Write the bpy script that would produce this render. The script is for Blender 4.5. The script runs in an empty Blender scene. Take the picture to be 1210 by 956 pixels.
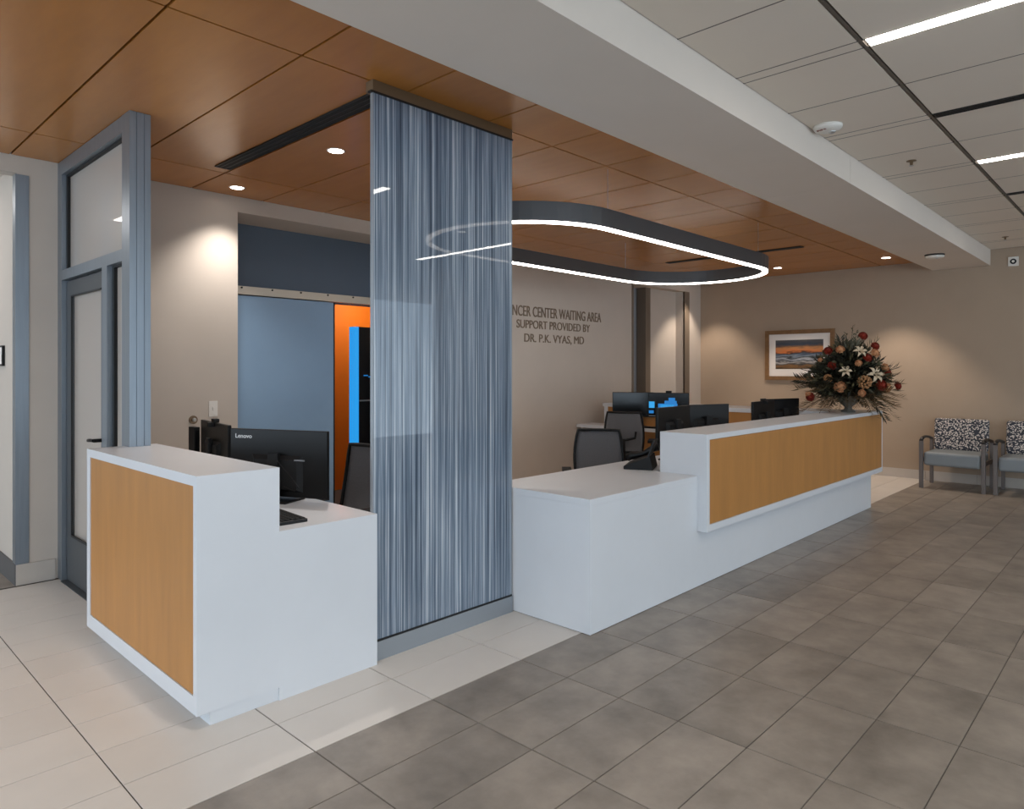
import bpy, bmesh, math, random
from mathutils import Vector, Matrix
random.seed(7)
PI = math.pi
scene = bpy.context.scene
COL = scene.collection

# ------------------------------------------------------------------ camera
# X runs along the reception desk, Y away from the lobby, Z up
cam_d = bpy.data.cameras.new('camera')
cam = bpy.data.objects.new('camera', cam_d); COL.objects.link(cam)
F_PX, W_PX, H_PX, HOR = 820.0, 1210.0, 956.0, 438.0
cam_d.sensor_fit = 'HORIZONTAL'; cam_d.sensor_width = 36.0
cam_d.lens = 36.0 * F_PX / W_PX
cam_d.shift_y = -(H_PX / 2 - HOR) / W_PX
cam_d.clip_start = 0.05; cam_d.clip_end = 100
th = math.atan2(778, F_PX)
cam.location = (0, 0, 1.5)
cam.rotation_euler = (PI / 2, 0, th - PI / 2)
scene.camera = cam

# ------------------------------------------------------------------ world, exposure
w = bpy.data.worlds.new('world'); scene.world = w; w.use_nodes = True
bg = w.node_tree.nodes['Background']
bg.inputs[0].default_value = (0.71, 0.86, 1.0, 1); bg.inputs[1].default_value = 2.6
scene.view_settings.view_transform = 'Standard'
scene.view_settings.look = 'None'
scene.view_settings.gamma = 1
scene.view_settings.use_curve_mapping = False
scene.view_settings.exposure = 0.08
LINEAR = 22.0       # radiance of the ceiling strips
PENDANT = 12.0      # radiance of the pendant ring
SPOT = 1.0         # scale of all the downlights

# ------------------------------------------------------------------ materials
def s2l(c):
    return tuple(((v / 255) / 12.92 if v / 255 <= 0.04045 else (((v / 255) + 0.055) / 1.055) ** 2.4) for v in c)
def mat(name, rgb, rough=0.6, metal=0.0, spec=0.5, var=0.0, scale=3.0, stretch=(1, 1, 1), bump=0.0, bscale=80,
        coat=0.0, coat_r=0.1, rand=0.0, coords='Position', detail=4, emit=None, estr=0, rgb2=None):
    m = bpy.data.materials.new(name); m.use_nodes = True
    nt = m.node_tree; N = nt.nodes; L = nt.links
    b = N['Principled BSDF']
    c = s2l(rgb)
    b.inputs['Base Color'].default_value = (*c, 1)
    b.inputs['Roughness'].default_value = rough
    b.inputs['Metallic'].default_value = metal
    b.inputs['Specular IOR Level'].default_value = spec
    b.inputs['Coat Weight'].default_value = coat
    b.inputs['Coat Roughness'].default_value = coat_r
    if emit:
        b.inputs['Emission Color'].default_value = (*emit, 1); b.inputs['Emission Strength'].default_value = estr
    src = None
    if coords == 'Position':
        src = N.new('ShaderNodeNewGeometry').outputs['Position']
    else:
        src = N.new('ShaderNodeTexCoord').outputs['Object']
    mp = N.new('ShaderNodeMapping'); mp.inputs['Scale'].default_value = stretch
    L.new(src, mp.inputs['Vector'])
    if rand:
        oi = N.new('ShaderNodeObjectInfo')
        ad = N.new('ShaderNodeVectorMath'); ad.operation = 'SCALE'
        cb = N.new('ShaderNodeCombineXYZ')
        for k in range(3): L.new(oi.outputs['Random'], cb.inputs[k])
        L.new(cb.outputs[0], ad.inputs[0]); ad.inputs['Scale'].default_value = 37.0
        L.new(ad.outputs[0], mp.inputs['Location'])
    if var:
        n = N.new('ShaderNodeTexNoise'); n.inputs['Scale'].default_value = scale; n.inputs['Detail'].default_value = detail
        n.inputs['Roughness'].default_value = 0.6
        L.new(mp.outputs[0], n.inputs['Vector'])
        r = N.new('ShaderNodeMapRange'); r.inputs[1].default_value = 0.3; r.inputs[2].default_value = 0.7
        r.inputs[3].default_value = 0; r.inputs[4].default_value = 1
        L.new(n.outputs['Fac'], r.inputs[0])
        fac = r.outputs[0]
        if rand:
            mx = N.new('ShaderNodeMath'); mx.operation = 'MULTIPLY_ADD'
            L.new(oi.outputs['Random'], mx.inputs[0]); mx.inputs[1].default_value = rand
            m2 = N.new('ShaderNodeMath'); m2.operation = 'MULTIPLY'; L.new(fac, m2.inputs[0]); m2.inputs[1].default_value = 1 - rand
            L.new(m2.outputs[0], mx.inputs[2]); fac = mx.outputs[0]
        mixc = N.new('ShaderNodeMix'); mixc.data_type = 'RGBA'
        a = tuple(v * (1 - var) for v in c); d = tuple(min(1, v * (1 + var)) for v in c)
        if rgb2: d = s2l(rgb2)
        mixc.inputs[6].default_value = (*a, 1); mixc.inputs[7].default_value = (*d, 1)
        L.new(fac, mixc.inputs[0]); L.new(mixc.outputs[2], b.inputs['Base Color'])
    if bump:
        n2 = N.new('ShaderNodeTexNoise'); n2.inputs['Scale'].default_value = bscale; n2.inputs['Detail'].default_value = 3
        L.new(mp.outputs[0], n2.inputs['Vector'])
        bp = N.new('ShaderNodeBump'); bp.inputs['Strength'].default_value = bump; bp.inputs['Distance'].default_value = 0.002
        L.new(n2.outputs['Fac'], bp.inputs['Height']); L.new(bp.outputs[0], b.inputs['Normal'])
    return m
def emis(name, rgb, strength, base=(0.8, 0.8, 0.8)):
    m = bpy.data.materials.new(name); m.use_nodes = True
    b = m.node_tree.nodes['Principled BSDF']
    b.inputs['Base Color'].default_value = (*base, 1)
    b.inputs['Emission Color'].default_value = (*rgb, 1); b.inputs['Emission Strength'].default_value = strength
    return m

M = {}
M['paint'] = mat('beige_wall_paint', (196, 184, 172), 0.75, var=0.03, scale=2, bump=0.1, bscale=300)
M['paint_r'] = mat('tan_wall_paint', (170, 150, 130), 0.75, var=0.03, scale=2, bump=0.1, bscale=300)
M['niche'] = mat('blue_grey_paint', (86, 98, 112), 0.6, var=0.03, scale=2)
M['slide'] = mat('blue_door_laminate', (124, 152, 180), 0.35, var=0.03, scale=2)
M['orange'] = mat('orange_paint', (238, 122, 10), 0.6, var=0.03, scale=3)
M['white_ss'] = mat('white_solid_surface', (214, 216, 220), 0.28, var=0.015, scale=4, spec=0.4)
M['maple'] = mat('maple_laminate', (178, 124, 66), 0.42, var=0.10, scale=2.2, stretch=(5, 5, 0.7), detail=7, bump=0.05, bscale=200)
M['ceil_wood'] = mat('ceiling_veneer', (182, 120, 56), 0.27, var=0.09, scale=3.0, stretch=(4, 0.8, 1), detail=7, rand=0.4, spec=0.55)
M['black_void'] = mat('black_reveal', (14, 11, 9), 0.8)
M['ctile'] = mat('mineral_ceiling_tile', (232, 220, 206), 0.85, var=0.03, scale=1.5, rand=0.4, bump=0.3, bscale=250)
M['tee'] = mat('ceiling_grid_metal', (96, 88, 80), 0.5)
M['beam'] = mat('beam_paint', (218, 207, 196), 0.7, var=0.02, scale=2)
M['tile_l'] = mat('cream_porcelain', (208, 200, 192), 0.36, var=0.05, scale=2.5, rand=0.3, detail=6)
M['tile_d'] = mat('grey_stone_porcelain', (140, 130, 120), 0.36, var=0.40, scale=4.2, rand=0.25, detail=10, bump=0.08, bscale=60)
M['grout_l'] = mat('pale_grout', (84, 78, 72), 0.9)
M['grout_d'] = mat('dark_grout', (104, 97, 90), 0.9)
M['base_l'] = mat('tile_baseboard', (190, 180, 170), 0.4, var=0.06, scale=3)
M['base_d'] = mat('dark_baseboard', (88, 86, 86), 0.5)
M['alu'] = mat('satin_aluminium', (142, 150, 158), 0.38, metal=0.75, var=0.06, scale=6, stretch=(8, 8, 0.4))
M['alu_d'] = mat('dark_grey_metal', (92, 94, 96), 0.45, metal=0.6)
M['curb'] = mat('grey_metal_channel', (150, 156, 162), 0.4, metal=0.4)
M['bronze'] = mat('header_channel', (120, 98, 74), 0.45, metal=0.3)
M['gasket'] = mat('black_gasket', (10, 10, 10), 0.5)
M['alc'] = mat('grey_blue_paint', (146, 148, 152), 0.6)
M['trim'] = mat('taupe_trim', (116, 102, 88), 0.5)
M['steel'] = mat('brushed_steel', (190, 190, 190), 0.3, metal=0.9)
M['rail'] = mat('rail_enamel', (188, 176, 160), 0.4, metal=0.2)
M['black'] = mat('black_plastic', (13, 13, 14), 0.40, spec=0.3)
M['black_m'] = mat('black_matte_plastic', (20, 20, 21), 0.6, spec=0.3)
M['screen'] = mat('dark_screen', (8, 8, 10), 0.15)
M['white_pl'] = mat('white_plastic', (228, 222, 214), 0.4)
M['grey_pl'] = mat('grey_plastic', (120, 122, 126), 0.45)
M['mesh'] = mat('chair_mesh', (136, 136, 140), 0.85, var=0.15, scale=220, bump=0.5, bscale=400, coords='Object')
M['fabric'] = mat('black_fabric', (32, 32, 36), 0.9, bump=0.4, bscale=300)
M['lettering'] = mat('bronze_lettering', (118, 100, 82), 0.6)
M['white_letter'] = mat('white_letter', (225, 225, 225), 0.5)
M['red_letter'] = mat('red_letter', (120, 40, 20), 0.5)
M['vinyl'] = mat('blue_grey_vinyl', (130, 136, 140), 0.42, var=0.03, scale=5)
M['chair_frame'] = mat('taupe_powder_coat', (112, 104, 100), 0.45, metal=0.2)
M['arm_black'] = mat('black_urethane_arm', (26, 24, 24), 0.4)
M['frame_wood'] = mat('bronze_picture_frame', (134, 100, 66), 0.45, metal=0.2, var=0.15, scale=20)
M['mat_board'] = mat('mat_board', (235, 228, 222), 0.8)
M['pend'] = mat('pendant_grey', (84, 84, 86), 0.4, metal=0.4)
M['urn'] = mat('stone_urn', (96, 92, 84), 0.6, var=0.2, scale=30)
M['leaf_dk'] = mat('dark_leaf', (38, 38, 26), 0.55, var=0.4, scale=20)
M['leaf_br'] = mat('brown_frond', (104, 80, 50), 0.6, var=0.35, scale=18)
M['leaf_ol'] = mat('olive_leaf', (78, 74, 52), 0.55, var=0.35, scale=18)
M['red_fl'] = mat('rust_red_petal', (136, 38, 18), 0.6, var=0.3, scale=60)
M['peach'] = mat('peach_petal', (206, 150, 106), 0.6, var=0.15, scale=40)
M['lily'] = mat('lily_petal', (200, 180, 152), 0.5, var=0.1, scale=40)
M['hyd'] = mat('tan_hydrangea', (156, 112, 72), 0.7, var=0.3, scale=60)
M['lin'] = emis('linear_diffuser', (1.0, 0.95, 0.88), LINEAR)
M['pend_glow'] = emis('pendant_diffuser', (1.0, 0.93, 0.86), PENDANT)
M['dl'] = emis('downlight_lens', (1.0, 0.93, 0.84), 14)
M['blue_lit'] = emis('blue_lit_strip', (0.015, 0.34, 0.85), 0.9, (0.01, 0.02, 0.03))
M['blue_scr_refl'] = emis('blue_screen_and_reflection', (0.015, 0.22, 0.62), 0.8, (0.01, 0.01, 0.02))
M['sky_scr'] = emis('pale_blue_screen_image', (0.04, 0.42, 0.9), 0.85, (0.01, 0.01, 0.02))
M['wire'] = mat('cable_black', (12, 12, 12), 0.5)

def glass_clear():
    m = bpy.data.materials.new('clear_glass'); m.use_nodes = True
    nt = m.node_tree; N = nt.nodes; L = nt.links
    N.remove(N['Principled BSDF'])
    t = N.new('ShaderNodeBsdfTransparent'); t.inputs[0].default_value = (0.95, 0.96, 0.96, 1)
    g = N.new('ShaderNodeBsdfGlossy'); g.inputs['Roughness'].default_value = 0.02
    f = N.new('ShaderNodeFresnel'); ge = N.new('ShaderNodeNewGeometry')
    mr = N.new('ShaderNodeMapRange'); mr.inputs[3].default_value = 1.45; mr.inputs[4].default_value = 1 / 1.45   # same reflectance from either face of the pane
    L.new(ge.outputs['Backfacing'], mr.inputs[0]); L.new(mr.outputs[0], f.inputs[0])
    x = N.new('ShaderNodeMixShader')
    L.new(f.outputs[0], x.inputs[0]); L.new(t.outputs[0], x.inputs[1]); L.new(g.outputs[0], x.inputs[2])
    L.new(x.outputs[0], N['Material Output'].inputs[0])
    return m
M['glass'] = glass_clear()
def glass_frosted():
    m = bpy.data.materials.new('frosted_glass'); m.use_nodes = True
    nt = m.node_tree; N = nt.nodes; L = nt.links; b = N['Principled BSDF']
    b.inputs['Base Color'].default_value = (*s2l((206, 198, 190)), 1); b.inputs['Roughness'].default_value = 0.4
    b.inputs['Coat Weight'].default_value = 1; b.inputs['Coat Roughness'].default_value = 0.01
    tr = N.new('ShaderNodeBsdfTranslucent'); tr.inputs[0].default_value = (0.8, 0.76, 0.72, 1)
    x = N.new('ShaderNodeMixShader'); x.inputs[0].default_value = 0.35
    L.new(b.outputs[0], x.inputs[1]); L.new(tr.outputs[0], x.inputs[2]); L.new(x.outputs[0], N['Material Output'].inputs[0])
    return m
M['frost'] = glass_frosted()
def glass_striped():
    m = bpy.data.materials.new('striped_resin_glass'); m.use_nodes = True
    nt = m.node_tree; N = nt.nodes; L = nt.links
    b = N['Principled BSDF']
    geo = N.new('ShaderNodeNewGeometry')
    def noise(sc, st, det, lo, hi):
        mp = N.new('ShaderNodeMapping'); mp.inputs['Scale'].default_value = st; L.new(geo.outputs['Position'], mp.inputs['Vector'])
        n = N.new('ShaderNodeTexNoise'); n.inputs['Scale'].default_value = sc; n.inputs['Detail'].default_value = det
        n.inputs['Roughness'].default_value = 0.75
        L.new(mp.outputs[0], n.inputs['Vector'])
        r = N.new('ShaderNodeMapRange'); r.inputs[1].default_value = lo; r.inputs[2].default_value = hi
        L.new(n.outputs['Fac'], r.inputs[0]); return r.outputs[0]
    a = noise(45, (1, 0, 0.006), 6, 0.30, 0.70)
    c = noise(190, (1, 0, 0.003), 4, 0.30, 0.70)
    d = noise(7, (1, 0, 0.05), 3, 0.30, 0.70)
    def mul(x, y, k=None):
        q = N.new('ShaderNodeMath'); q.operation = 'MULTIPLY'; L.new(x, q.inputs[0])
        if k is None: L.new(y, q.inputs[1])
        else: q.inputs[1].default_value = k
        return q.outputs[0]
    def add(x, y):
        q = N.new('ShaderNodeMath'); q.operation = 'ADD'; L.new(x, q.inputs[0]); L.new(y, q.inputs[1]); return q.outputs[0]
    s = add(add(mul(a, None, 0.45), mul(c, None, 0.44)), mul(d, None, 0.11))
    cr = N.new('ShaderNodeValToRGB'); L.new(s, cr.inputs[0])
    e = cr.color_ramp.elements
    e[0].position = 0.27; e[0].color = (*s2l((40, 54, 72)), 1)
    e[1].position = 0.74; e[1].color = (*s2l((232, 236, 240)), 1)
    k = e.new(0.43); k.color = (*s2l((92, 108, 126)), 1)
    k = e.new(0.57); k.color = (*s2l((138, 152, 168)), 1)
    L.new(cr.outputs[0], b.inputs['Base Color'])
    b.inputs['Roughness'].default_value = 0.3
    b.inputs['Specular IOR Level'].default_value = 0.3
    b.inputs['Coat Weight'].default_value = 1.0; b.inputs['Coat Roughness'].default_value = 0.01
    t = N.new('ShaderNodeBsdfTransparent')
    x = N.new('ShaderNodeMixShader'); x.inputs[0].default_value = 0.10
    L.new(b.outputs[0], x.inputs[1]); L.new(t.outputs[0], x.inputs[2]); L.new(x.outputs[0], N['Material Output'].inputs[0])
    return m
M['stripe'] = glass_striped()
def patterned_fabric():
    m = mat('leaf_pattern_fabric', (60, 64, 74), 0.85)
    nt = m.node_tree; N = nt.nodes; L = nt.links; b = N['Principled BSDF']
    tc = N.new('ShaderNodeTexCoord')
    v = N.new('ShaderNodeTexVoronoi'); v.inputs['Scale'].default_value = 58; v.inputs['Randomness'].default_value = 0.9
    mp = N.new('ShaderNodeMapping'); mp.inputs['Scale'].default_value = (1, 0.8, 1.1); mp.inputs['Rotation'].default_value = (0.4, 0, 0)
    L.new(tc.outputs['Object'], mp.inputs[0]); L.new(mp.outputs[0], v.inputs['Vector'])
    cr = N.new('ShaderNodeValToRGB'); cr.color_ramp.interpolation = 'LINEAR'
    cr.color_ramp.elements[0].position = 0.36; cr.color_ramp.elements[0].color = (*s2l((214, 204, 196)), 1)
    cr.color_ramp.elements[1].position = 0.50; cr.color_ramp.elements[1].color = (*s2l((50, 54, 64)), 1)
    L.new(v.outputs['Distance'], cr.inputs[0]); L.new(cr.outputs[0], b.inputs['Base Color'])
    return m
M['pattern'] = patterned_fabric()
def seascape():
    m = mat('seascape_print', (90, 80, 70), 0.5)
    nt = m.node_tree; N = nt.nodes; L = nt.links; b = N['Principled BSDF']
    tc = N.new('ShaderNodeTexCoord')
    sp = N.new('ShaderNodeSeparateXYZ'); L.new(tc.outputs['Object'], sp.inputs[0])
    mp = N.new('ShaderNodeMapping'); mp.inputs['Scale'].default_value = (1, 2.2, 9); L.new(tc.outputs['Object'], mp.inputs[0])
    n = N.new('ShaderNodeTexNoise'); n.inputs['Scale'].default_value = 2.4; n.inputs['Detail'].default_value = 7; L.new(mp.outputs[0], n.inputs['Vector'])
    a = N.new('ShaderNodeMath'); a.operation = 'MULTIPLY_ADD'; L.new(n.outputs['Fac'], a.inputs[0]); a.inputs[1].default_value = 0.13
    L.new(sp.outputs['Z'], a.inputs[2])
    mr = N.new('ShaderNodeMapRange'); mr.inputs[1].default_value = -0.15; mr.inputs[2].default_value = 0.30; L.new(a.outputs[0], mr.inputs[0])
    cr = N.new('ShaderNodeValToRGB'); L.new(mr.outputs[0], cr.inputs[0])
    e = cr.color_ramp.elements
    pts = [(0, (74, 58, 38)), (0.10, (126, 92, 58)), (0.16, (60, 58, 56)), (0.24, (176, 172, 170)), (0.28, (58, 60, 66)), (0.34, (164, 168, 176)),
           (0.39, (26, 30, 34)), (0.44, (120, 130, 142)), (0.52, (58, 72, 92)), (0.555, (62, 38, 24)), (0.60, (196, 112, 60)), (0.70, (186, 124, 76)),
           (0.78, (112, 86, 66)), (0.86, (52, 62, 78)), (1.0, (84, 82, 82))]
    e[0].position = 0; e[0].color = (*s2l(pts[0][1]), 1); e[1].position = 1; e[1].color = (*s2l(pts[-1][1]), 1)
    for p, c in pts[1:-1]:
        k = e.new(p); k.color = (*s2l(c), 1)
    L.new(cr.outputs[0], b.inputs['Base Color'])
    return m
M['sea'] = seascape()

# ------------------------------------------------------------------ helpers
def link(o, parent=None):
    COL.objects.link(o)
    if parent is not None: o.parent = parent
    return o
def tag(o, label, cat=None, group=None, kind=None):
    if label: o['label'] = label
    if cat: o['category'] = cat
    if group: o['group'] = group
    if kind: o['kind'] = kind
    return o
def thing(name, label, cat, loc=(0, 0, 0), rz=0.0, group=None):
    o = bpy.data.objects.new(name, None); COL.objects.link(o)
    o.empty_display_size = 0.1
    o.location = loc; o.rotation_euler = (0, 0, rz)
    return tag(o, label, cat, group)
def obj(name, bm, m, parent=None, loc=None, smooth=False, bevel=0.0, seg=2, rot=None):
    bmesh.ops.recalc_face_normals(bm, faces=bm.faces[:])
    me = bpy.data.meshes.new(name); bm.to_mesh(me); bm.free()
    if smooth:
        for p in me.polygons: p.use_smooth = True
    for mm in (m if isinstance(m, (list, tuple)) else [m]): me.materials.append(mm)
    o = bpy.data.objects.new(name, me); link(o, parent)
    if loc: o.location = loc
    if rot: o.rotation_euler = rot
    if bevel:
        b = o.modifiers.new('bevel', 'BEVEL'); b.width = bevel; b.segments = seg; b.limit_method = 'ANGLE'; b.angle_limit = math.radians(40)
    return o
def struct(name, bm, m, label, cat='structure', **k):
    return tag(obj(name, bm, m, **k), label, cat, kind='structure')
def box(bm, x0, x1, y0, y1, z0, z1, mi=0):
    vs = [bm.verts.new(p) for p in ((x0, y0, z0), (x1, y0, z0), (x1, y1, z0), (x0, y1, z0), (x0, y0, z1), (x1, y0, z1), (x1, y1, z1), (x0, y1, z1))]
    for f in ((3, 2, 1, 0), (4, 5, 6, 7), (0, 1, 5, 4), (1, 2, 6, 5), (2, 3, 7, 6), (3, 0, 4, 7)):
        fc = bm.faces.new([vs[i] for i in f]); fc.material_index = mi
    return vs
def B(*boxes):
    bm = bmesh.new()
    for b in boxes: box(bm, *b)
    return bm
def cyl(bm, c, r, h, n=24, r2=None, axis='Z', cap=True):
    r2 = r if r2 is None else r2
    lo, hi = [], []
    for i in range(n):
        a = 2 * PI * i / n; ca, sa = math.cos(a), math.sin(a)
        def P(rr, t):
            if axis == 'Z': return (c[0] + rr * ca, c[1] + rr * sa, c[2] + t)
            if axis == 'Y': return (c[0] + rr * ca, c[1] + t, c[2] + rr * sa)
            return (c[0] + t, c[1] + rr * ca, c[2] + rr * sa)
        lo.append(bm.verts.new(P(r, 0))); hi.append(bm.verts.new(P(r2, h)))
    for i in range(n):
        j = (i + 1) % n; bm.faces.new((lo[i], lo[j], hi[j], hi[i]))
    if cap: bm.faces.new(lo[::-1]); bm.faces.new(hi)
def lathe(bm, prof, n=28, c=(0, 0, 0)):
    rings = []
    for r, z in prof:
        rings.append([bm.verts.new((c[0] + r * math.cos(2 * PI * i / n), c[1] + r * math.sin(2 * PI * i / n), c[2] + z)) for i in range(n)])
    for a, b in zip(rings, rings[1:]):
        for i in range(n):
            j = (i + 1) % n; bm.faces.new((a[i], a[j], b[j], b[i]))
    bm.faces.new(rings[0][::-1]); bm.faces.new(rings[-1])
def tube(bm, pts, r, n=8, rs=None, flat=1.0):
    pts = [Vector(p) for p in pts]; rings = []
    up = Vector((0, 0, 1))
    for i, p in enumerate(pts):
        d = (pts[min(i + 1, len(pts) - 1)] - pts[max(i - 1, 0)]).normalized()
        s = d.cross(up)
        if s.length < 1e-3: s = d.cross(Vector((0, 1, 0)))
        s.normalize(); u = s.cross(d).normalized()
        rr = rs[i] if rs else r
        rings.append([bm.verts.new(p + s * (rr * math.cos(2 * PI * k / n)) + u * (rr * flat * math.sin(2 * PI * k / n))) for k in range(n)])
    for a, b in zip(rings, rings[1:]):
        for i in range(n):
            j = (i + 1) % n; bm.faces.new((a[i], a[j], b[j], b[i]))
    bm.faces.new(rings[0][::-1]); bm.faces.new(rings[-1])
def sphere(bm, c, r, n=10, sc=(1, 1, 1)):
    bmesh.ops.create_uvsphere(bm, u_segments=n, v_segments=max(6, n // 2 + 2), radius=r,
                              matrix=Matrix.Translation(c) @ Matrix.Diagonal((*sc, 1)))
def recessed(bm, lo, hi, axis, side, r0, r1, depth):
    """box lo..hi whose face on (axis, side) has a rectangular pocket r0..r1 sunk by depth"""
    o = [i for i in range(3) if i != axis]
    v0 = hi[axis] if side > 0 else lo[axis]; vb = lo[axis] if side > 0 else hi[axis]; vd = v0 - side * depth
    def pt(a, b, v):
        p = [0, 0, 0]; p[o[0]] = a; p[o[1]] = b; p[axis] = v; return bm.verts.new(p)
    cs = [(lo[o[0]], lo[o[1]]), (hi[o[0]], lo[o[1]]), (hi[o[0]], hi[o[1]]), (lo[o[0]], hi[o[1]])]
    ri = [(r0[0], r0[1]), (r1[0], r0[1]), (r1[0], r1[1]), (r0[0], r1[1])]
    bk = [pt(*c, vb) for c in cs]; fr = [pt(*c, v0) for c in cs]; ii = [pt(*c, v0) for c in ri]; dd = [pt(*c, vd) for c in ri]
    bm.faces.new(bk); bm.faces.new(dd)
    for i in range(4):
        j = (i + 1) % 4
        bm.faces.new((bk[i], bk[j], fr[j], fr[i])); bm.faces.new((fr[i], fr[j], ii[j], ii[i])); bm.faces.new((ii[i], ii[j], dd[j], dd[i]))
def dup(o, parent=None, loc=None, rz=None, label=None):
    c = o.copy(); COL.objects.link(c)
    if parent is not None: c.parent = parent
    if loc is not None: c.location = loc
    if rz is not None: c.rotation_euler = (0, 0, rz)
    if label: c['label'] = label
    for ch in list(o.children): dup(ch, c)
    return c
def text_mesh(name, body, size, depth, m, parent, width=None, align='CENTER'):
    cu = bpy.data.curves.new(name, 'FONT'); cu.body = body; cu.size = size; cu.extrude = depth; cu.offset = size * 0.003; cu.align_x = align
    t = bpy.data.objects.new(name, cu); COL.objects.link(t)
    bpy.context.view_layer.update()
    me = bpy.data.meshes.new_from_object(t.evaluated_get(bpy.context.evaluated_depsgraph_get()))
    bpy.data.objects.remove(t)
    xs = [v.co.x for v in me.vertices]; wd = max(xs) - min(xs)
    if width:
        k = width / wd
        for v in me.vertices: v.co.x *= k
    me.materials.clear(); me.materials.append(m)
    o = bpy.data.objects.new(name, me); link(o, parent)
    return o

def letters(body, size, depth, m, parent, width):
    # one mesh per letter, spaced as one line of type
    def build(txt):
        cu = bpy.data.curves.new('type', 'FONT'); cu.body = txt; cu.size = size; cu.extrude = depth; cu.offset = 0 if 'M' in txt else size * 0.004
        t = bpy.data.objects.new('type', cu); COL.objects.link(t); bpy.context.view_layer.update()
        me = bpy.data.meshes.new_from_object(t.evaluated_get(bpy.context.evaluated_depsgraph_get())); bpy.data.objects.remove(t); return me
    def xmax(txt): return max(v.co.x for v in build(txt).vertices)
    total = xmax(body); k = width / total; c2 = {}
    for i, ch in enumerate(body):
        if ch == ' ': continue
        if ch not in c2:
            me = build(ch); hi = max(v.co.x for v in me.vertices)
            for v in me.vertices: v.co.x *= k
            me.materials.clear(); me.materials.append(m); c2[ch] = (me, hi)
        me, hi = c2[ch]
        o = bpy.data.objects.new('comma' if ch == ',' else 'full_stop' if ch == '.' else 'letter', me); link(o, parent)
        o.location = ((xmax(body[:i + 1]) - hi) * k - width / 2, 0, 0); o.rotation_euler = (PI / 2, 0, 0)
# ================================================================== SETTING
WY, WX, ZW, ZC = 5.84, 10.85, 3.0, 3.075      # rear wall, right wall, wood ceiling, white ceiling
TX0, TW, TH, YB = 0.853, 0.597, 0.3055, 2.445  # floor tile grid

# ---- floors
fl = struct('floor', B((-4, WX + 0.2, YB - 0.0015, 10.0, -0.12, -0.004)), M['grout_l'], 'cream porcelain tile floor around the reception desks', 'floor')
fd = struct('floor', B((-4, WX + 0.2, -7, YB - 0.0015, -0.12, -0.004)), M['grout_d'], 'grey stone look tile floor of the lobby', 'floor')
cache = {}
def tile_mesh(w_, h_, mt, key):
    k = (round(w_, 3), round(h_, 3), key)
    if k not in cache:
        bm = bmesh.new(); g = 0.0022; gx = 0.0026; c = 0.0010; z0 = -0.010
        lo = [bm.verts.new(p) for p in ((gx, g, z0), (w_ - gx, g, z0), (w_ - gx, h_ - g, z0), (gx, h_ - g, z0))]
        mi = [bm.verts.new(p) for p in ((gx, g, -c), (w_ - gx, g, -c), (w_ - gx, h_ - g, -c), (gx, h_ - g, -c))]
        hi = [bm.verts.new(p) for p in ((gx + c, g + c, 0), (w_ - gx - c, g + c, 0), (w_ - gx - c, h_ - g - c, 0), (gx + c, h_ - g - c, 0))]
        bm.faces.new(hi); bm.faces.new(lo[::-1])
        for a, b in ((lo, mi), (mi, hi)):
            for i in range(4):
                j = (i + 1) % 4; bm.faces.new((a[i], a[j], b[j], b[i]))
        me = bpy.data.meshes.new('floor_tile'); bm.to_mesh(me); bm.free(); me.materials.append(mt); cache[k] = me
    return cache[k]
def lay(x0, x1, y0, y1, parent, mt, key, lab):
    o = bpy.data.objects.new('floor_tile', tile_mesh(x1 - x0, y1 - y0, mt, key)); o.location = (x0, y0, random.uniform(-0.0003, 0.0003)); link(o, parent)
for i in range(-4, 17):
    x0, x1 = TX0 + TW * i, min(TX0 + TW * (i + 1), WX)
    if x1 - x0 < 0.05: continue
    for j in range(12):
        y0, y1 = YB + TH * j, min(YB + TH * (j + 1), WY)
        if y1 - y0 < 0.05: continue
        lay(x0, x1, y0, y1, fl, M['tile_l'], 'l', None)
for i in range(-3, 17):
    x0, x1 = TX0 + TW * i, min(TX0 + TW * (i + 1), WX)
    if x1 - x0 < 0.05: continue
    for j in range(1, 15):
        y1 = YB - TH * (j - 1); y0 = y1 - TH
        if y1 < 0.124 * x0 - 1.35 or x1 * 0.725 + y1 * 0.688 < 1.7: continue
        lay(x0, x1, y0, y1, fd, M['tile_d'], 'd', None)
# corridor floor beyond the rear wall line, dark tile
struct('floor', B((-4, 1.135, WY, 10, -0.0035, 0.0)), M['tile_d'], 'dark tile floor of the corridor past the rear wall', 'floor')

# ---- rear wall
wb = bmesh.new()
for b in ((1.135, 2.716, WY, 6.30, 0, ZW + .1), (1.135, 1.30, 6.30, 10.0, 0, ZW + .1), (2.716, 4.62, WY, 6.29, 2.87, ZW + .1), (4.62, 8.79, WY, 6.3, 0, ZW + .1),
          (8.79, 10.30, WY, 6.55, 2.81, ZW + .1), (10.30, WX, WY, 6.55, 0, ZW + .1), (-4, 1.135, WY, 5.96, 2.88, ZW + .1)):
    box(wb, *b)
struct('wall_back', wb, M['paint'], 'beige rear wall with recessed openings and raised lettering', 'wall')
struct('wall_right', B((WX, WX + 0.15, -7, 6.6, 0, ZC + .1)), M['paint_r'], 'tan end wall with the framed seascape and waiting chairs', 'wall')
nb = bmesh.new()   # blue recess wall with an opening
for b in ((2.716, 3.91, 6.30, 6.40, 0, 2.88), (3.91, 5.2, 6.30, 6.40, 2.20, 2.88), (5.2, 5.6, 6.3, 6.4, 0, 2.88)): box(nb, *b)
struct('wall_back', nb, M['niche'], 'blue-grey wall inside the recess behind the left desk', 'wall')
ob = bmesh.new()   # orange room behind
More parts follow.
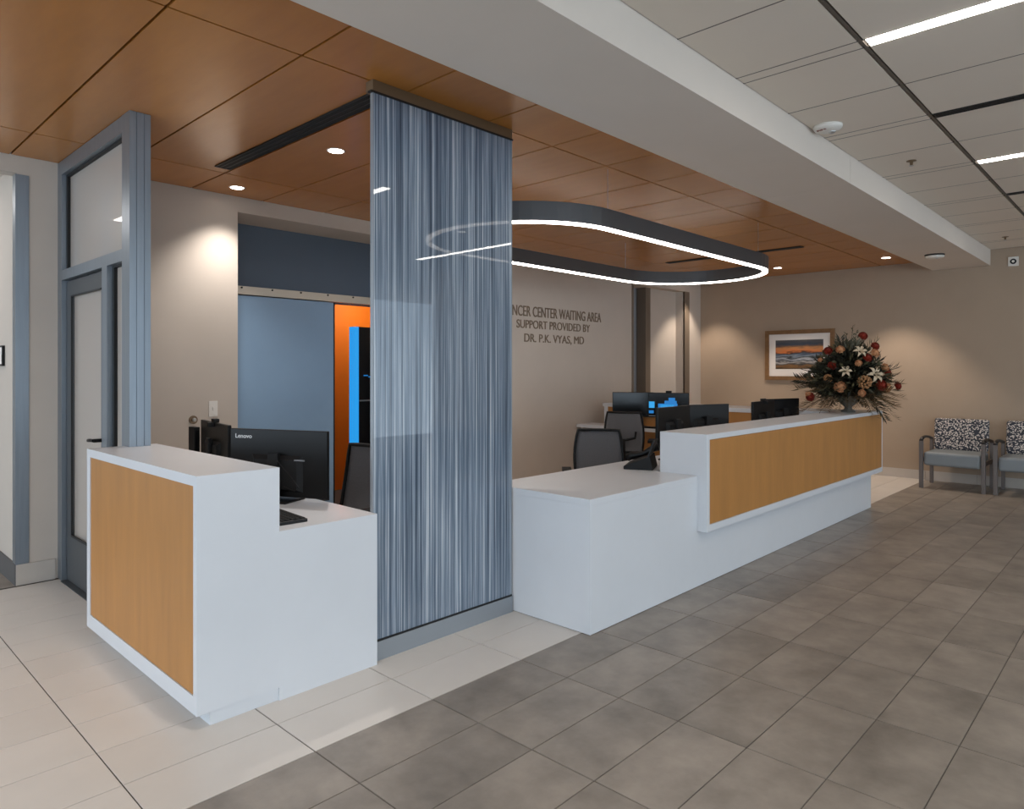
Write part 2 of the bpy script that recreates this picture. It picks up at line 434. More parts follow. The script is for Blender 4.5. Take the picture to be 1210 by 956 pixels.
for b in ((3.0, 7.0, 7.60, 7.70, 0, 2.6), (3.0, 3.08, 6.40, 7.6, 0, 2.6), (6.92, 7.0, 6.4, 7.6, 0, 2.6), (3.0, 7.0, 6.4, 7.7, 2.6, 2.66)): box(ob, *b)
struct('wall_back', ob, M['orange'], 'orange wall of the room seen past the sliding door', 'wall')
# alcove right of the lettering
struct('wall_back', B((8.2, 10.3, 6.16, 6.26, 0, 2.9)), M['alc'], 'grey-blue wall at the back of the alcove', 'wall')
struct('wall_back', B((9.50, 10.30, 6.00, 6.15, 0, 2.81)), M['paint'], 'pale return wall inside the alcove', 'wall')
struct('trim_1', B((9.36, 9.50, 5.985, 6.15, 0, 2.81)), M['trim'], 'narrow vertical metal trim inside the alcove', 'trim')
struct('trim_2', B((10.30, 10.45, WY - 0.012, WY + 0.02, 0, 2.81)), M['trim'], 'bronze corner guard right of the alcove', 'trim')
struct('trim_3', B((8.755, 8.79, WY - 0.012, WY + 0.02, 0, 2.81)), M['trim'], 'dark corner guard between lettered wall and alcove', 'trim')
struct('trim_4', B((1.125, 1.205, WY - 0.006, WY, 0.145, 2.872), (1.125, 1.131, WY, WY + 0.08, 0.145, 2.872)), M['alu'], 'metal corner guard on the corridor corner', 'trim')
struct('wall_far', B((-4, 1.135, 9.95, 10.05, 0, 3.0)), M['paint'], 'beige wall at the far end of the corridor', 'wall')
# baseboards
bb = bmesh.new(); box(bb, 1.129, 1.362, WY - 0.012, WY, 0, 0.145); box(bb, 1.52, 2.716, WY - 0.012, WY, 0, 0.145); box(bb, 4.62, 8.76, WY - 0.012, WY, 0, 0.145)
struct('baseboard_back', bb, M['base_l'], 'pale tile baseboard along the rear wall', 'baseboard')
struct('baseboard_left', B((1.123, 1.135, WY, 10.0, 0, 0.15)), M['base_d'], 'dark baseboard of the corridor wall', 'baseboard')
br = struct('baseboard_right', B((WX - 0.006, WX, -7, 6.5, 0, 0.12)), M['grout_l'], 'pale tile baseboard along the tan end wall', 'baseboard')
tbm = B((0, 0.010, 0.0015, TW - 0.0015, 0, 0.125)); tb0 = obj('baseboard_tile', tbm, M['base_l'], br, loc=(WX - 0.012, YB + TW * 5, 0))
for j in range(-6, 5):
    c = tb0.copy(); COL.objects.link(c); c.parent = br; c.location = (WX - 0.012, YB + TW * j, 0)

# ---- wood ceiling
cw = struct('ceiling', B((-4, WX, 2.30, 10.0, ZW + 0.022, ZW + 0.06)), M['black_void'], 'wood veneer panel ceiling over the reception desks', 'ceiling')
PX0, PW = 1.095, 0.6135
ys = [(2.345, 3.0), (3.0, 5.21), (5.21, WY)]
pc = {}
for i in range(-7, 16):
    x0 = PX0 + PW * i; x1 = min(x0 + PW, WX)
    if x1 - x0 < 0.05: continue
    for (y0, y1) in ys:
        k = (round(x1 - x0, 3), y0)
        if k not in pc:
            g = 0.0065
            bm = bmesh.new(); box(bm, g, x1 - x0 - g, g, y1 - y0 - g, 0, 0.018)
            me = bpy.data.meshes.new('wood_panel'); bmesh.ops.recalc_face_normals(bm, faces=bm.faces[:]); bm.to_mesh(me); bm.free(); me.materials.append(M['ceil_wood']); pc[k] = me
        o = bpy.data.objects.new('wood_panel', pc[k]); o.location = (x0, y0, ZW); link(o, cw)
struct('ceiling', B((-4, 1.135, 5.96, 10.0, 2.95, 3.0)), M['beam'], 'plain white ceiling of the corridor', 'ceiling')

# ---- dropped beam between the two ceilings
bmx = bmesh.new(); box(bmx, -4, 5.39, 1.70, 2.362, 2.87, ZC + 0.06); box(bmx, 5.394, WX, 1.70, 2.362, 2.87, ZC + 0.06)
struct('trim_5', bmx, M['beam'], 'long white dropped beam dividing wood and tile ceilings', 'beam')

# ---- white tile ceiling
ct = struct('ceiling', B((-4, WX, -7, 1.70, ZC + 0.02, ZC + 0.06)), M['ctile'], 'white acoustic tile ceiling with narrow service strips', 'ceiling')
cc = {}
def ceil_piece(x0, x1, y0, y1, name):
    g = 0.004
    k = (round(x1 - x0, 3), round(y1 - y0, 3), name)
    if k not in cc:
        bm = bmesh.new(); box(bm, g, x1 - x0 - g, g, y1 - y0 - g, 0, 0.015)
        me = bpy.data.meshes.new(name); bmesh.ops.recalc_face_normals(bm, faces=bm.faces[:]); bm.to_mesh(me); bm.free(); me.materials.append(M['ctile']); cc[k] = me
    o = bpy.data.objects.new(name, cc[k]); o.location = (x0, y0, ZC); link(o, ct)
MOD, S0 = 1.317, 3.548      # module, start of strip 0
cols = [(1.085, 1.70), (-0.145, 1.063), (-1.375, -0.157)]
struct_tee = bmesh.new()
for x_ in (1.063, -0.157): box(struct_tee, -4, WX, x_ + 0.004, x_ + 0.018, ZC - 0.001, ZC + 0.018)
tag(obj('main_rail', struct_tee, M['tee'], ct), 'dark metal main rails between tile rows')
tees = bmesh.new()
light_spots, slot_spots = [], []
for k in range(-4, 6):
    xs_ = S0 + MOD * k
    for ci, (y0, y1) in enumerate(cols):
        if ci == 0: ceil_piece(xs_, xs_ + 0.09, y0, y1, 'ceiling_strip')
        elif k % 2 == 0 and ci == 1: pass
        elif ci == 2 and k % 2 == 0: pass
        else: ceil_piece(xs_ + 0.0, xs_ + 0.09, y0, y1, 'ceiling_strip') if ci == 2 else None
        for q in range(2):
            a = xs_ + 0.09 + q * (MOD - 0.09) / 2; b_ = a + (MOD - 0.09) / 2
            b_ = min(b_, WX)
            if b_ - a > 0.03: ceil_piece(a, b_, y0, y1, 'ceiling_tile')
    for e_ in (xs_ - 0.003, xs_ + 0.087, xs_ + 0.09 + (MOD - 0.09) / 2 - 0.003):
        if e_ < WX - 0.02: box(tees, e_ - 0.001, e_ + 0.007, -1.4, 1.70, ZC - 0.0005, ZC + 0.016)
    (light_spots if k % 2 == 0 else slot_spots).append(xs_)
tag(obj('cross_rail', tees, M['tee'], ct), 'thin metal cross rails between ceiling tiles', kind='stuff')

# ================================================================== CEILING FITTINGS
def linear(x0, y1, ln, label):
    t = thing('linear_light', label, 'ceiling light', (x0, y1, ZC), 0, 'linear strip lights in the tile ceiling')
    obj('housing', B((0.0, 0.09, -ln, 0, 0.004, 0.016)), M['tee'], t)
    obj('diffuser', B((0.006, 0.084, -ln + 0.004, -0.004, -0.003, 0.004)), M['lin'], t)
    return t
names = {-4: 'linear strip light furthest left over the lobby, outside the picture', -2: 'linear strip light over the lobby beside the camera',
         0: 'long linear strip light at the top right, nearest of the strips', 2: 'short looking linear strip light further back in the tile ceiling',
         4: 'linear strip light over the waiting chairs by the end wall'}
for n_, k in enumerate(range(-4, 6, 2)):
    linear(S0 + MOD * k, 1.055, 2.85 if k < 4 else 0.9, names[k])
def slot(loc, lx, ly, nslots, label, along='Y'):
    t = thing('slot_diffuser', label, 'air vent', loc, 0)
    obj('frame', B((0, lx, 0, 0.008, -0.003, 0.012), (0, lx, ly - 0.008, ly, -0.003, 0.012), (0, 0.006, 0.008, ly - 0.008, -0.003, 0.012), (lx - 0.006, lx, 0.008, ly - 0.008, -0.003, 0.012)), M['gasket'], t)
    obj('backing', B((0.006, lx - 0.006, 0.008, ly - 0.008, 0.0, 0.005)), M['black_void'], t)
    for q in range(nslots - 1):
        xx = lx * (q + 1) / nslots
        obj('blade', B((xx - 0.004, xx + 0.004, 0.008, ly - 0.008, -0.002, 0.0)), M['gasket'], t)
slot((2.185, 3.03, ZW - 0.007), 0.115, 2.04, 3, 'black linear slot diffuser in the wood ceiling left of the glass screen')
slot((8.43, 3.22, ZW - 0.007), 0.10, 1.85, 2, 'black linear slot diffuser in the wood ceiling past the pendant ring')
for xs_, lb in zip(slot_spots, ('left', 'near', 'first', 'second', 'far')):
    slot((xs_ + 0.01, -0.145, ZC - 0.002), 0.07, 1.20, 2, {'first': 'dark slot diffuser between the two strip lights in view',
         'second': 'dark slot diffuser past the further strip light', 'far': 'dark slot diffuser over the waiting chairs',
         'near': 'dark slot diffuser in the tile ceiling left of the nearest strip light', 'left': 'dark slot diffuser in the tile ceiling by the camera'}[lb])
def downlight(x, y, label, e=1.0, ang=86, blend=0.5, col=(1, 0.86, 0.72)):
    t = thing('downlight', label, 'downlight', (x, y, ZW), 0, 'recessed downlights in the wood ceiling')
    bm = bmesh.new(); lathe(bm, [(0.062, 0.0), (0.062, -0.003), (0.052, -0.004), (0.050, 0.0)], 24); obj('trim_ring', bm, M['white_pl'], t, smooth=True)
    bm = bmesh.new(); cyl(bm, (0, 0, -0.0045), 0.050, 0.003, 24); obj('lens', bm, M['dl'], t)
    ld = bpy.data.lights.new('downlight_beam', 'SPOT'); ld.energy = 60 * e * SPOT; ld.spot_size = math.radians(ang); ld.spot_blend = blend
    ld.color = col; ld.shadow_soft_size = 0.04
    lo = bpy.data.objects.new('downlight_beam', ld); link(lo, t); lo.location = (0, 0, -0.02)
    return t
downlight(2.572, 5.544, 'downlight washing the beige wall left of the recess', 1.3, 104, 0.9, col=(1, .95, .9))
downlight(2.606, 4.127, 'downlight above the left desk near the slot diffuser', 1.3, col=(1, .95, .9))
downlight(10.012, 4.156, 'downlight just past the right end of the pendant ring', 1.2)
downlight(10.102, 2.739, 'downlight near the end wall beside the dropped beam', 1.8)
downlight(10.25, 5.50, 'downlight hidden behind the pendant beside the alcove corner', 1.3)
downlight(5.05, 5.54, 'downlight behind the glass screen near the recess', 1.0)
downlight(1.32, 2.53, 'added unseen downlight above the front corner of the left desk', 0.9, 96, 0.7, col=(1, .95, .9))  # unseen lamp, added to cast the floor shadow beside the left desk
downlight(-0.6, 4.3, 'downlight over the cream floor at far left', 1.0, col=(1, .95, .9))
# corridor and orange room lights
def flush(x, y, z, label, e, s, col):
    t = thing('flush_light', label, 'ceiling light', (x, y, z))
    obj('body', B((-s, s, -s, s, -0.02, 0)), M['white_pl'], t); obj('diffuser', B((-s + .02, s - .02, -s + .02, s - .02, -0.024, -0.02)), emis('flush_' + label[:6], col, e), t)
flush(0.4, 7.0, 2.95, 'square flush light in the corridor ceiling', 10, 0.3, (1, 0.93, 0.88))
flush(5.0, 7.0, 2.6, 'square flush light in the orange room', 13, 0.3, (1, 0.9, 0.8))

# pendant ring
def ring_path(cx, cy, hx, hy, n=28):
    p = []
    for i in range(n + 1):
        a = -PI / 2 + PI * i / n; p.append((cx + hx - hy + hy * math.cos(a), cy + hy * math.sin(a)))
    for i in range(n + 1):
        a = PI / 2 + PI * i / n; p.append((cx - hx + hy + hy * math.cos(a), cy + hy * math.sin(a)))
    return p
def sweep(bm, hx, hy, w_, z0, z1):
    o_ = ring_path(0, 0, hx, hy); i_ = ring_path(0, 0, hx - w_, hy - w_)
    R = [[bm.verts.new((*p, z)) for p in q] for q, z in ((o_, z0), (o_, z1), (i_, z1), (i_, z0))]
    n = len(o_)
    for k in range(n):
        j = (k + 1) % n
        for a in range(4):
            b_ = (a + 1) % 4; bm.faces.new((R[a][k], R[a][j], R[b_][j], R[b_][k]))
pt = thing('pendant_light', 'large grey oval ring pendant with a glowing lower edge over the long desk', 'pendant light', (5.54, 3.845, 2.55))
bm = bmesh.new(); sweep(bm, 2.15, 0.835, 0.062, 0.008, 0.145); obj('ring_body', bm, M['pend'], pt)
bm = bmesh.new(); sweep(bm, 2.142, 0.827, 0.046, -0.005, 0.008); tag(obj('glowing_diffuser', bm, M['pend_glow'], pt), 'glowing white lower edge')
for (a, b_) in ((-1.3, -0.805), (1.3, -0.805), (-1.3, 0.805), (1.3, 0.805)):
    bm = bmesh.new(); cyl(bm, (a, b_, 0.144), 0.0012, ZW - 2.55 - 0.144, 6); obj('cable', bm, M['steel'], pt)

# alarm, sprinklers, speaker
t = thing('fire_alarm', 'round white ceiling strobe marked FIRE beside the dropped beam', 'fire alarm', (4.64, 1.60, ZC))
bm = bmesh.new(); lathe(bm, [(0.088, 0), (0.088, -0.012), (0.078, -0.026), (0.04, -0.036), (0.001, -0.038)], 32); obj('body', bm, M['white_pl'], t, smooth=True)
bm = bmesh.new(); sphere(bm, (0.02, -0.02, -0.036), 0.022, 14, (1, 1, 0.6)); obj('strobe_lens', bm, M['steel'], t, smooth=True)
fo = text_mesh('lettering', 'FIRE', 0.036, 0.001, M['red_letter'], t); fo.location = (-0.035, 0.02, -0.0335); fo.rotation_euler = (PI, 0, -PI / 2 - 0.15)
for (x, y, lb) in ((5.841, 1.41, 'small sprinkler head in the ceiling tile beside the dropped beam'), (9.92, 1.41, 'far sprinkler head close to the end wall')):
    t = thing('sprinkler', lb, 'sprinkler', (x, y, ZC), 0, 'sprinkler heads')
    bm = bmesh.new(); lathe(bm, [(0.034, 0), (0.034, -0.004), (0.012, -0.006), (0.010, -0.03), (0.003, -0.034)], 20); obj('escutcheon', bm, M['bronze'], t, smooth=True)
    bm = bmesh.new(); lathe(bm, [(0.016, -0.036), (0.016, -0.039), (0.004, -0.042)], 16); cyl(bm, (0, 0, -0.037), 0.004, 0.006, 8); obj('deflector', bm, M['steel'], t)
t = thing('ceiling_speaker', 'round white speaker disc under the far end of the beam', 'speaker', (9.38, 2.02, 2.87))
bm = bmesh.new(); lathe(bm, [(0.105, 0), (0.105, -0.006), (0.095, -0.018)], 28); obj('rim', bm, M['black_m'], t, smooth=True)
bm = bmesh.new(); lathe(bm, [(0.098, -0.016), (0.10, -0.030), (0.085, -0.042), (0.03, -0.048), (0.001, -0.049)], 28); obj('cover', bm, M['white_pl'], t, smooth=True)
bm = bmesh.new(); sphere(bm, (-0.03, -0.03, -0.046), 0.010, 10); obj('lens', bm, M['steel'], t, smooth=True)
t = thing('wall_speaker', 'small square white wall device near the ceiling on the end wall', 'speaker', (WX, 1.455, 2.895))
obj('plate', B((-0.02, 0, -0.055, 0.055, -0.06, 0.06)), M['white_pl'], t, bevel=0.004)
bm = bmesh.new(); cyl(bm, (-0.028, 0, 0.0), 0.034, 0.01, 22, axis='X'); obj('grille_ring', bm, M['black_m'], t)
bm = bmesh.new(); cyl(bm, (-0.032, 0, 0.0), 0.016, 0.008, 18, axis='X'); obj('grille_centre', bm, M['white_pl'], t)

# ================================================================== DOOR PARTITION (perpendicular to the rear wall)
dr = thing('door_1', 'grey aluminium storefront door frame with transom beside the left desk', 'door', (1.38, 4.34, 0)); dr['kind'] = 'structure'
D = WY - 4.34
def fr(bm, y0, y1, z0, z1, x0=0.0, x1=0.11): box(bm, x0, x1, y0, y1, z0, z1)
bm = bmesh.new()
box(bm, 0.0, 0.034, 0, 0.13, 0, ZW - 0.002); box(bm, 0.034, 0.040, 0.006, 0.13, 0, ZW - 0.002); box(bm, 0.040, 0.076, 0, 0.13, 0, ZW - 0.002)
box(bm, 0.076, 0.082, 0.006, 0.13, 0, ZW - 0.002); box(bm, 0.082, 0.115, 0, 0.13, 0, ZW - 0.002)
tag(obj('end_post', bm, M['alu'], dr), 'ribbed bluish aluminium end post')
bm = bmesh.new(); fr(bm, D - 0.10, D - 0.002, 0, ZW - 0.003, 0, 0.11); obj('wall_post', bm, M['alu'], dr)
bm = bmesh.new(); fr(bm, 0.13, D - 0.10, 2.90, ZW - 0.004, 0, 0.11); obj('top_rail', bm, M['alu'], dr)
bm = bmesh.new(); fr(bm, 0.13, D - 0.10, 2.145, 2.215, 0, 0.11); obj('middle_rail', bm, M['alu'], dr)
ymul = 0.40
bm = bmesh.new(); fr(bm, ymul, ymul + 0.10, 0, 2.145, 0, 0.11); obj('mullion', bm, M['alu'], dr)
tag(obj('transom_pane', B((0.05, 0.058, 0.13, D - 0.10, 2.215, 2.90)), M['frost'], dr), 'frosted glass transom pane')
tag(obj('sidelight_pane', B((0.05, 0.058, 0.13, ymul, 0.03, 2.145)), M['frost'], dr), 'narrow frosted sidelight pane')
g = bmesh.new()
for b in ((0.03, 0.05, 0.13, D - 0.10, 2.885, 2.90), (0.03, 0.05, D - 0.125, D - 0.10, 2.215, 2.885), (0.03, 0.05, ymul - 0.03, ymul, 0.03, 2.145), (0.03, 0.05, 0.13, ymul - 0.03, 2.133, 2.145)): box(g, *b)
obj('gasket', g, M['gasket'], dr)
y0, y1 = ymul + 0.105, D - 0.115
leaf = obj('door_leaf', B((0.03, 0.075, y0, y0 + 0.11, 0.01, 2.135), (0.03, 0.075, y1 - 0.11, y1, 0.01, 2.135), (0.03, 0.075, y0 + 0.11, y1 - 0.11, 2.03, 2.135), (0.03, 0.075, y0 + 0.11, y1 - 0.11, 0.01, 0.33)), M['alu_d'], dr)
obj('glass_pane', B((0.048, 0.056, y0 + 0.11, y1 - 0.11, 0.33, 2.03)), M['frost'], leaf)
g = bmesh.new()
for b in ((0.026, 0.034, y1 - 0.122, y1 - 0.11, 0.33, 2.03), (0.026, 0.034, y0 + 0.11, y1 - 0.122, 2.02, 2.03), (0.026, 0.034, y0 + 0.11, y1 - 0.122, 0.33, 0.345)): box(g, *b)
obj('glazing_bead', g, M['gasket'], leaf)
bm = bmesh.new(); cyl(bm, (-0.03, y0 + 0.05, 1.06), 0.012, 0.06, 12, axis='X'); tube(bm, [(-0.03, y0 + 0.05, 1.06), (-0.035, y0 + 0.10, 1.06), (-0.03, y0 + 0.16, 1.055)], 0.011, 8); tag(obj('door_handle', bm, M['black'], leaf), 'black lever handle')
obj('threshold', B((-0.01, 0.12, y0, y1, 0.0002, 0.006)), M['alu_d'], dr)

# corridor picture
t = thing('framed_notice', 'thin black frame on the corridor wall at the left edge', 'picture', (1.135, 6.33, 1.61))
obj('frame', B((-0.018, -0.002, -0.12, 0.12, -0.075, 0.075)), M['black'], t); obj('sheet', B((-0.020, -0.018, -0.107, 0.107, -0.062, 0.062)), M['mat_board'], t)

# ================================================================== RECESS: sliding door, rail, orange room
t = thing('sliding_door', 'blue-grey sliding door panel hanging in the recess behind the left desk', 'door', (2.72, 6.215, 0))
obj('panel', B((0.0, 1.175, 0, 0.04, 0.012, 2.195)), M['slide'], t)
obj('edge_strip', B((1.175, 1.19, -0.002, 0.042, 0.012, 2.195)), M['black_m'], t)
hd = obj('pull_handle', B((0.05, 0.078, -0.05, -0.03, 0.86, 1.40)), M['rail'], t, bevel=0.004)
obj('standoff', B((0.055, 0.073, -0.03, 0.0, 0.92, 0.94), (0.055, 0.073, -0.03, 0.0, 1.32, 1.34)), M['steel'], t)
t = thing('door_rail', 'pale sliding door rail with bolts across the recess', 'rail', (2.72, 6.20, 2.205))
obj('rail', B((0, 1.9, 0, 0.09, 0, 0.075)), M['rail'], t)
for k in range(6):
    bm = bmesh.new(); cyl(bm, (0.20 + 0.30 * k, -0.008, 0.060), 0.008, 0.010, 10, axis='Y'); obj('bolt', bm, M['black_m'], t)
t = thing('display_cabinet', 'tall black cabinet with a blue lit edge in the orange room', 'cabinet', (4.30, 6.46, 0.0))
obj('body', B((0.1, 0.75, 0.06, 0.16, 0, 1.985)), M['black'], t); obj('lit_edge', B((0.05, 0.10, 0.05, 0.16, 0.0, 1.985)), M['blue_lit'], t)
obj('shelf_edge', B((0.11, 0.74, 0.045, 0.06, 1.16, 1.175)), M['grey_pl'], t)
obj('painted_reflection', B((0.17, 0.22, 0.05, 0.06, 1.44, 1.452), (0.235, 0.26, 0.05, 0.06, 1.425, 1.437)), M['blue_scr_refl'], t)  # small blue reflection on the cabinet front, painted as glowing bars
# switch, wall knob
t = thing('light_switch', 'white switch plate on the beige wall left of the recess', 'switch', (2.503, WY, 1.18))
obj('plate', B((-0.037, 0.037, -0.006, 0, -0.065, 0.065)), M['white_pl'], t, bevel=0.002); bm = bmesh.new(); box(bm, -0.008, 0.008, -0.018, -0.006, -0.012, 0.012); obj('toggle', bm, M['white_pl'], t)
t = thing('wall_hook', 'small round metal wall bumper above the left desk monitors', 'hook', (2.338, WY, 1.095))
bm = bmesh.new(); cyl(bm, (0, -0.012, 0), 0.034, 0.012, 20, axis='Y'); obj('plate', bm, M['bronze'], t); bm = bmesh.new(); sphere(bm, (0, -0.026, 0), 0.018, 12); obj('knob', bm, M['steel'], t, smooth=True)

# ================================================================== LETTERING on the rear wall
t = thing('wall_lettering', 'raised bronze three-line lettering naming the waiting area on the rear wall', 'sign', (6.975, WY - 0.001, 1.862), 0)
for s_, z_, h_, w_ in (('CANCER CENTER WAITING AREA', 0.32, 0.128, 2.01), ('SUPPORT PROVIDED BY', 0.170, 0.102, 1.49), ('DR. P.K. VYAS, MD', 0.0, 0.102, 1.22)):
    ln = bpy.data.objects.new('text_line', None); link(ln, t); ln.location = (0, -0.003, z_)
    letters(s_, h_ / 0.69, 0.003, M['lettering'], ln, w_)

# ================================================================== GLASS SCREEN
t = thing('glass_screen', 'floor to ceiling blue striped glass screen between the two desks', 'screen', (2.095, 2.985, 0))
obj('glass_panel', B((0.006, 1.035, -0.008, 0.010, 0.108, 2.935)), M['stripe'], t)
tag(obj('edge_strip', B((0.0005, 0.006, -0.010, 0.012, 0.108, 2.935), (1.035, 1.042, -0.010, 0.012, 0.108, 2.935)), M['curb'], t), 'pale polished glass edges')
obj('bottom_gasket', B((0.0008, 1.04, -0.012, 0.014, 0.098, 0.108)), M['gasket'], t)
obj('top_gasket', B((-0.012, 1.048, -0.014, 0.016, 2.932, 2.942)), M['gasket'], t)
tag(obj('floor_channel', B((0.01, 1.04, -0.016, 0.05, 0.0, 0.098)), M['curb'], t), 'grey metal base channel')
tag(obj('header_channel', B((0.0, 1.04, -0.012, 0.05, 2.942, ZW - 0.001)), M['bronze'], t), 'bronze header at the wood ceiling')

# ================================================================== LEFT DESK
t = thing('reception_desk', 'short white desk with a maple panel facing left beside the door frame', 'desk', (1.19, 2.936, 0))
bm = bmesh.new(); recessed(bm, (0, 0, 0.06), (0.37, 1.50, 1.06), 0, -1, (0.035, 0.135), (1.445, 1.016), 0.014)
tag(obj('high_counter', bm, M['white_ss'], t), 'white raised transaction counter')
tag(obj('wood_panel', B((0.004, 0.0135, 0.037, 1.443, 0.137, 1.014)), M['maple'], t), 'maple veneer front panel')
tag(obj('plinth', B((0.06, 0.37, 0.010, 1.46, 0, 0.06)), M['white_ss'], t), 'recessed white plinth')
tag(obj('low_counter', B((0.37, 0.905, 0, 1.50, 0.73, 0.77), (0.34, 0.905, 1.50, 2.28, 0.73, 0.77), (0.37, 0.905, 0, 0.04, 0, 0.73), (0.37, 0.41, 0.04, 1.50, 0, 0.73), (0.40, 0.905, 2.24, 2.28, 0, 0.73)), M['white_ss'], t), 'low white worktop on a white end panel')

# ================================================================== LONG DESK
t = thing('reception_desk', 'long white reception desk with a floating maple fronted counter', 'desk', (3.15, 2.38, 0))
HX0, HX1 = 4.38 - 3.15, 8.385 - 3.15
obj('end_panel', B((0, 0.05, 0.0, 0.82, 0.003, 0.73)), M['white_ss'], t)
obj('front_panel', B((0.05, HX0 + 0.001, 0.0, 0.04, 0.003, 0.73), (HX0 + 0.001, 5.07, 0.0, 0.04, 0.003, 0.384)), M['white_ss'], t)
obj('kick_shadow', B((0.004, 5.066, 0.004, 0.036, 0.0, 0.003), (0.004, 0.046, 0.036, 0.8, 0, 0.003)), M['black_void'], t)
obj('right_panel', B((5.02, 5.07, 0.04, 0.62, 0.0, 0.384)), M['white_ss'], t)
tag(obj('low_worktop', B((0.0, HX0, 0.0, 0.82, 0.73, 0.77), (HX0, 4.25, 0.34, 0.82, 0.73, 0.77)), M['white_ss'], t, bevel=0.002), 'low white worktop')
bm = bmesh.new(); recessed(bm, (HX0, -0.07, 0.385), (HX1, 0.30, 1.06), 1, -1, (HX0 + 0.042, 0.435), (HX1 - 0.012, 1.022), 0.014)
tag(obj('high_counter', bm, M['white_ss'], t, bevel=0.0025), 'white floating transaction counter')
tag(obj('wood_panel', B((HX0 + 0.044, HX1 - 0.014, -0.066, -0.0565, 0.437, 1.020)), M['maple'], t), 'maple veneer front panel')
# inner work-side return
t = thing('reception_desk', 'return counter with maple inner face behind the flowers, joining the rear wall', 'desk', (7.40, 3.0, 0))
tag(obj('worktop', B((0, 0.36, 0.22, 2.82, 0.74, 0.78)), M['white_ss'], t), 'white return worktop')
for yy in (0.30, 2.76): obj('leg_panel', B((0.06, 0.35, yy, yy + 0.03, 0, 0.74)), M['white_ss'], t)
tag(obj('wood_panel', B((0.36, 0.40, -0.3, 2.56, 0.0, 1.01)), M['maple'], t), 'maple inner panel')
tag(obj('end_panel', B((0.355, 0.86, 2.56, 2.62, 0, 1.0105)), M['white_ss'], t), 'white end panel')
tag(obj('high_top', B((0.35, 0.90, -0.31, 2.64, 1.011, 1.06)), M['white_ss'], t, bevel=0.002), 'white upper counter')

# ================================================================== OFFICE EQUIPMENT
def make_monitor(label, loc, rz, w_=0.54, h_=0.325, top=1.21, base=0.77, img=None, cam_on=False, logo=False, tilt=0.0, group='monitors on the desks'):
    """screen looks towards local -Y"""
    t = thing('monitor', label, 'monitor', (*loc, base), rz, group)
    zc = top - base - h_ / 2
    bm = bmesh.new(); box(bm, -w_ / 2, w_ / 2, -0.012, 0.012, zc - h_ / 2, zc + h_ / 2)
    hs = obj('housing', bm, M['black'], t, bevel=0.004)
    obj('screen', B((-w_ / 2 + 0.008, w_ / 2 - 0.008, -0.0135, -0.012, zc - h_ / 2 + 0.018, zc + h_ / 2 - 0.008)), M['screen'], t)
    if img:
        for m_, rr in img:
            obj('screen_image', B(*[(a * w_, b * w_, -0.0145, -0.0135, zc + c * h_, zc + d * h_) for a, b, c, d in rr]), m_, t)
    bm = bmesh.new()
    vs = [bm.verts.new(p) for p in ((-w_ * .26, .012, zc - h_ * .42), (w_ * .26, .012, zc - h_ * .42), (w_ * .26, .012, zc + h_ * .12), (-w_ * .26, .012, zc + h_ * .12),
          (-w_ * .22, .034, zc - h_ * .38), (w_ * .22, .034, zc - h_ * .38), (w_ * .22, .034, zc + h_ * .06), (-w_ * .22, .034, zc + h_ * .06))]
    for f in ((4, 5, 6, 7), (0, 1, 5, 4), (1, 2, 6, 5), (2, 3, 7, 6), (3, 0, 4, 7), (3, 2, 1, 0)): bm.faces.new([vs[i] for i in f])
    obj('rear_bulge', bm, M['black_m'], t)
    obj('stand_neck', B((-0.035, 0.035, 0.034, 0.056, 0.012, zc + 0.06), (-0.03, 0.03, 0.02, 0.035, zc - 0.05, zc + 0.05)), M['black_m'], t, bevel=0.004)
    obj('stand_base', B((-0.13, 0.13, -0.07, 0.11, 0.0, 0.012)), M['black'], t, bevel=0.004)
    if cam_on:
        obj('webcam', B((-0.035, 0.035, -0.018, 0.018, zc + h_ / 2, zc + h_ / 2 + 0.024), (-0.015, 0.015, 0.0, 0.05, zc + h_ / 2 - 0.03, zc + h_ / 2 + 0.0)), M['black_m'], t, bevel=0.003)
    if logo:
        o = text_mesh('lettering', 'Lenovo', 0.034, 0.0006, M['white_letter'], t, width=0.115)
        o.rotation_euler = (PI / 2, 0, PI); o.location = (w_ * 0.5 - 0.095, 0.0132, zc + h_ * 0.36)
        o2 = obj('rear_badge', B((-0.20, -0.13, 0.034, 0.035, zc + 0.02, zc + 0.028)), M['grey_pl'], t)
        bm = bmesh.new()
        tube(bm, [(-0.02, 0.05, zc + 0.03), (-0.08, 0.07, zc - 0.01), (-0.16, 0.085, zc - 0.07), (-0.195, 0.08, zc - 0.115), (-0.16, 0.07, zc - 0.14), (-0.08, 0.06, zc - 0.12)], 0.0025, 6)
        tube(bm, [(0.0, 0.06, zc - 0.10), (-0.03, 0.10, zc - 0.16), (-0.01, 0.13, 0.05), (0.03, 0.16, 0.012), (0.06, 0.18, 0.006)], 0.0025, 6)
        obj('cable', bm, M['wire'], t)
    return t
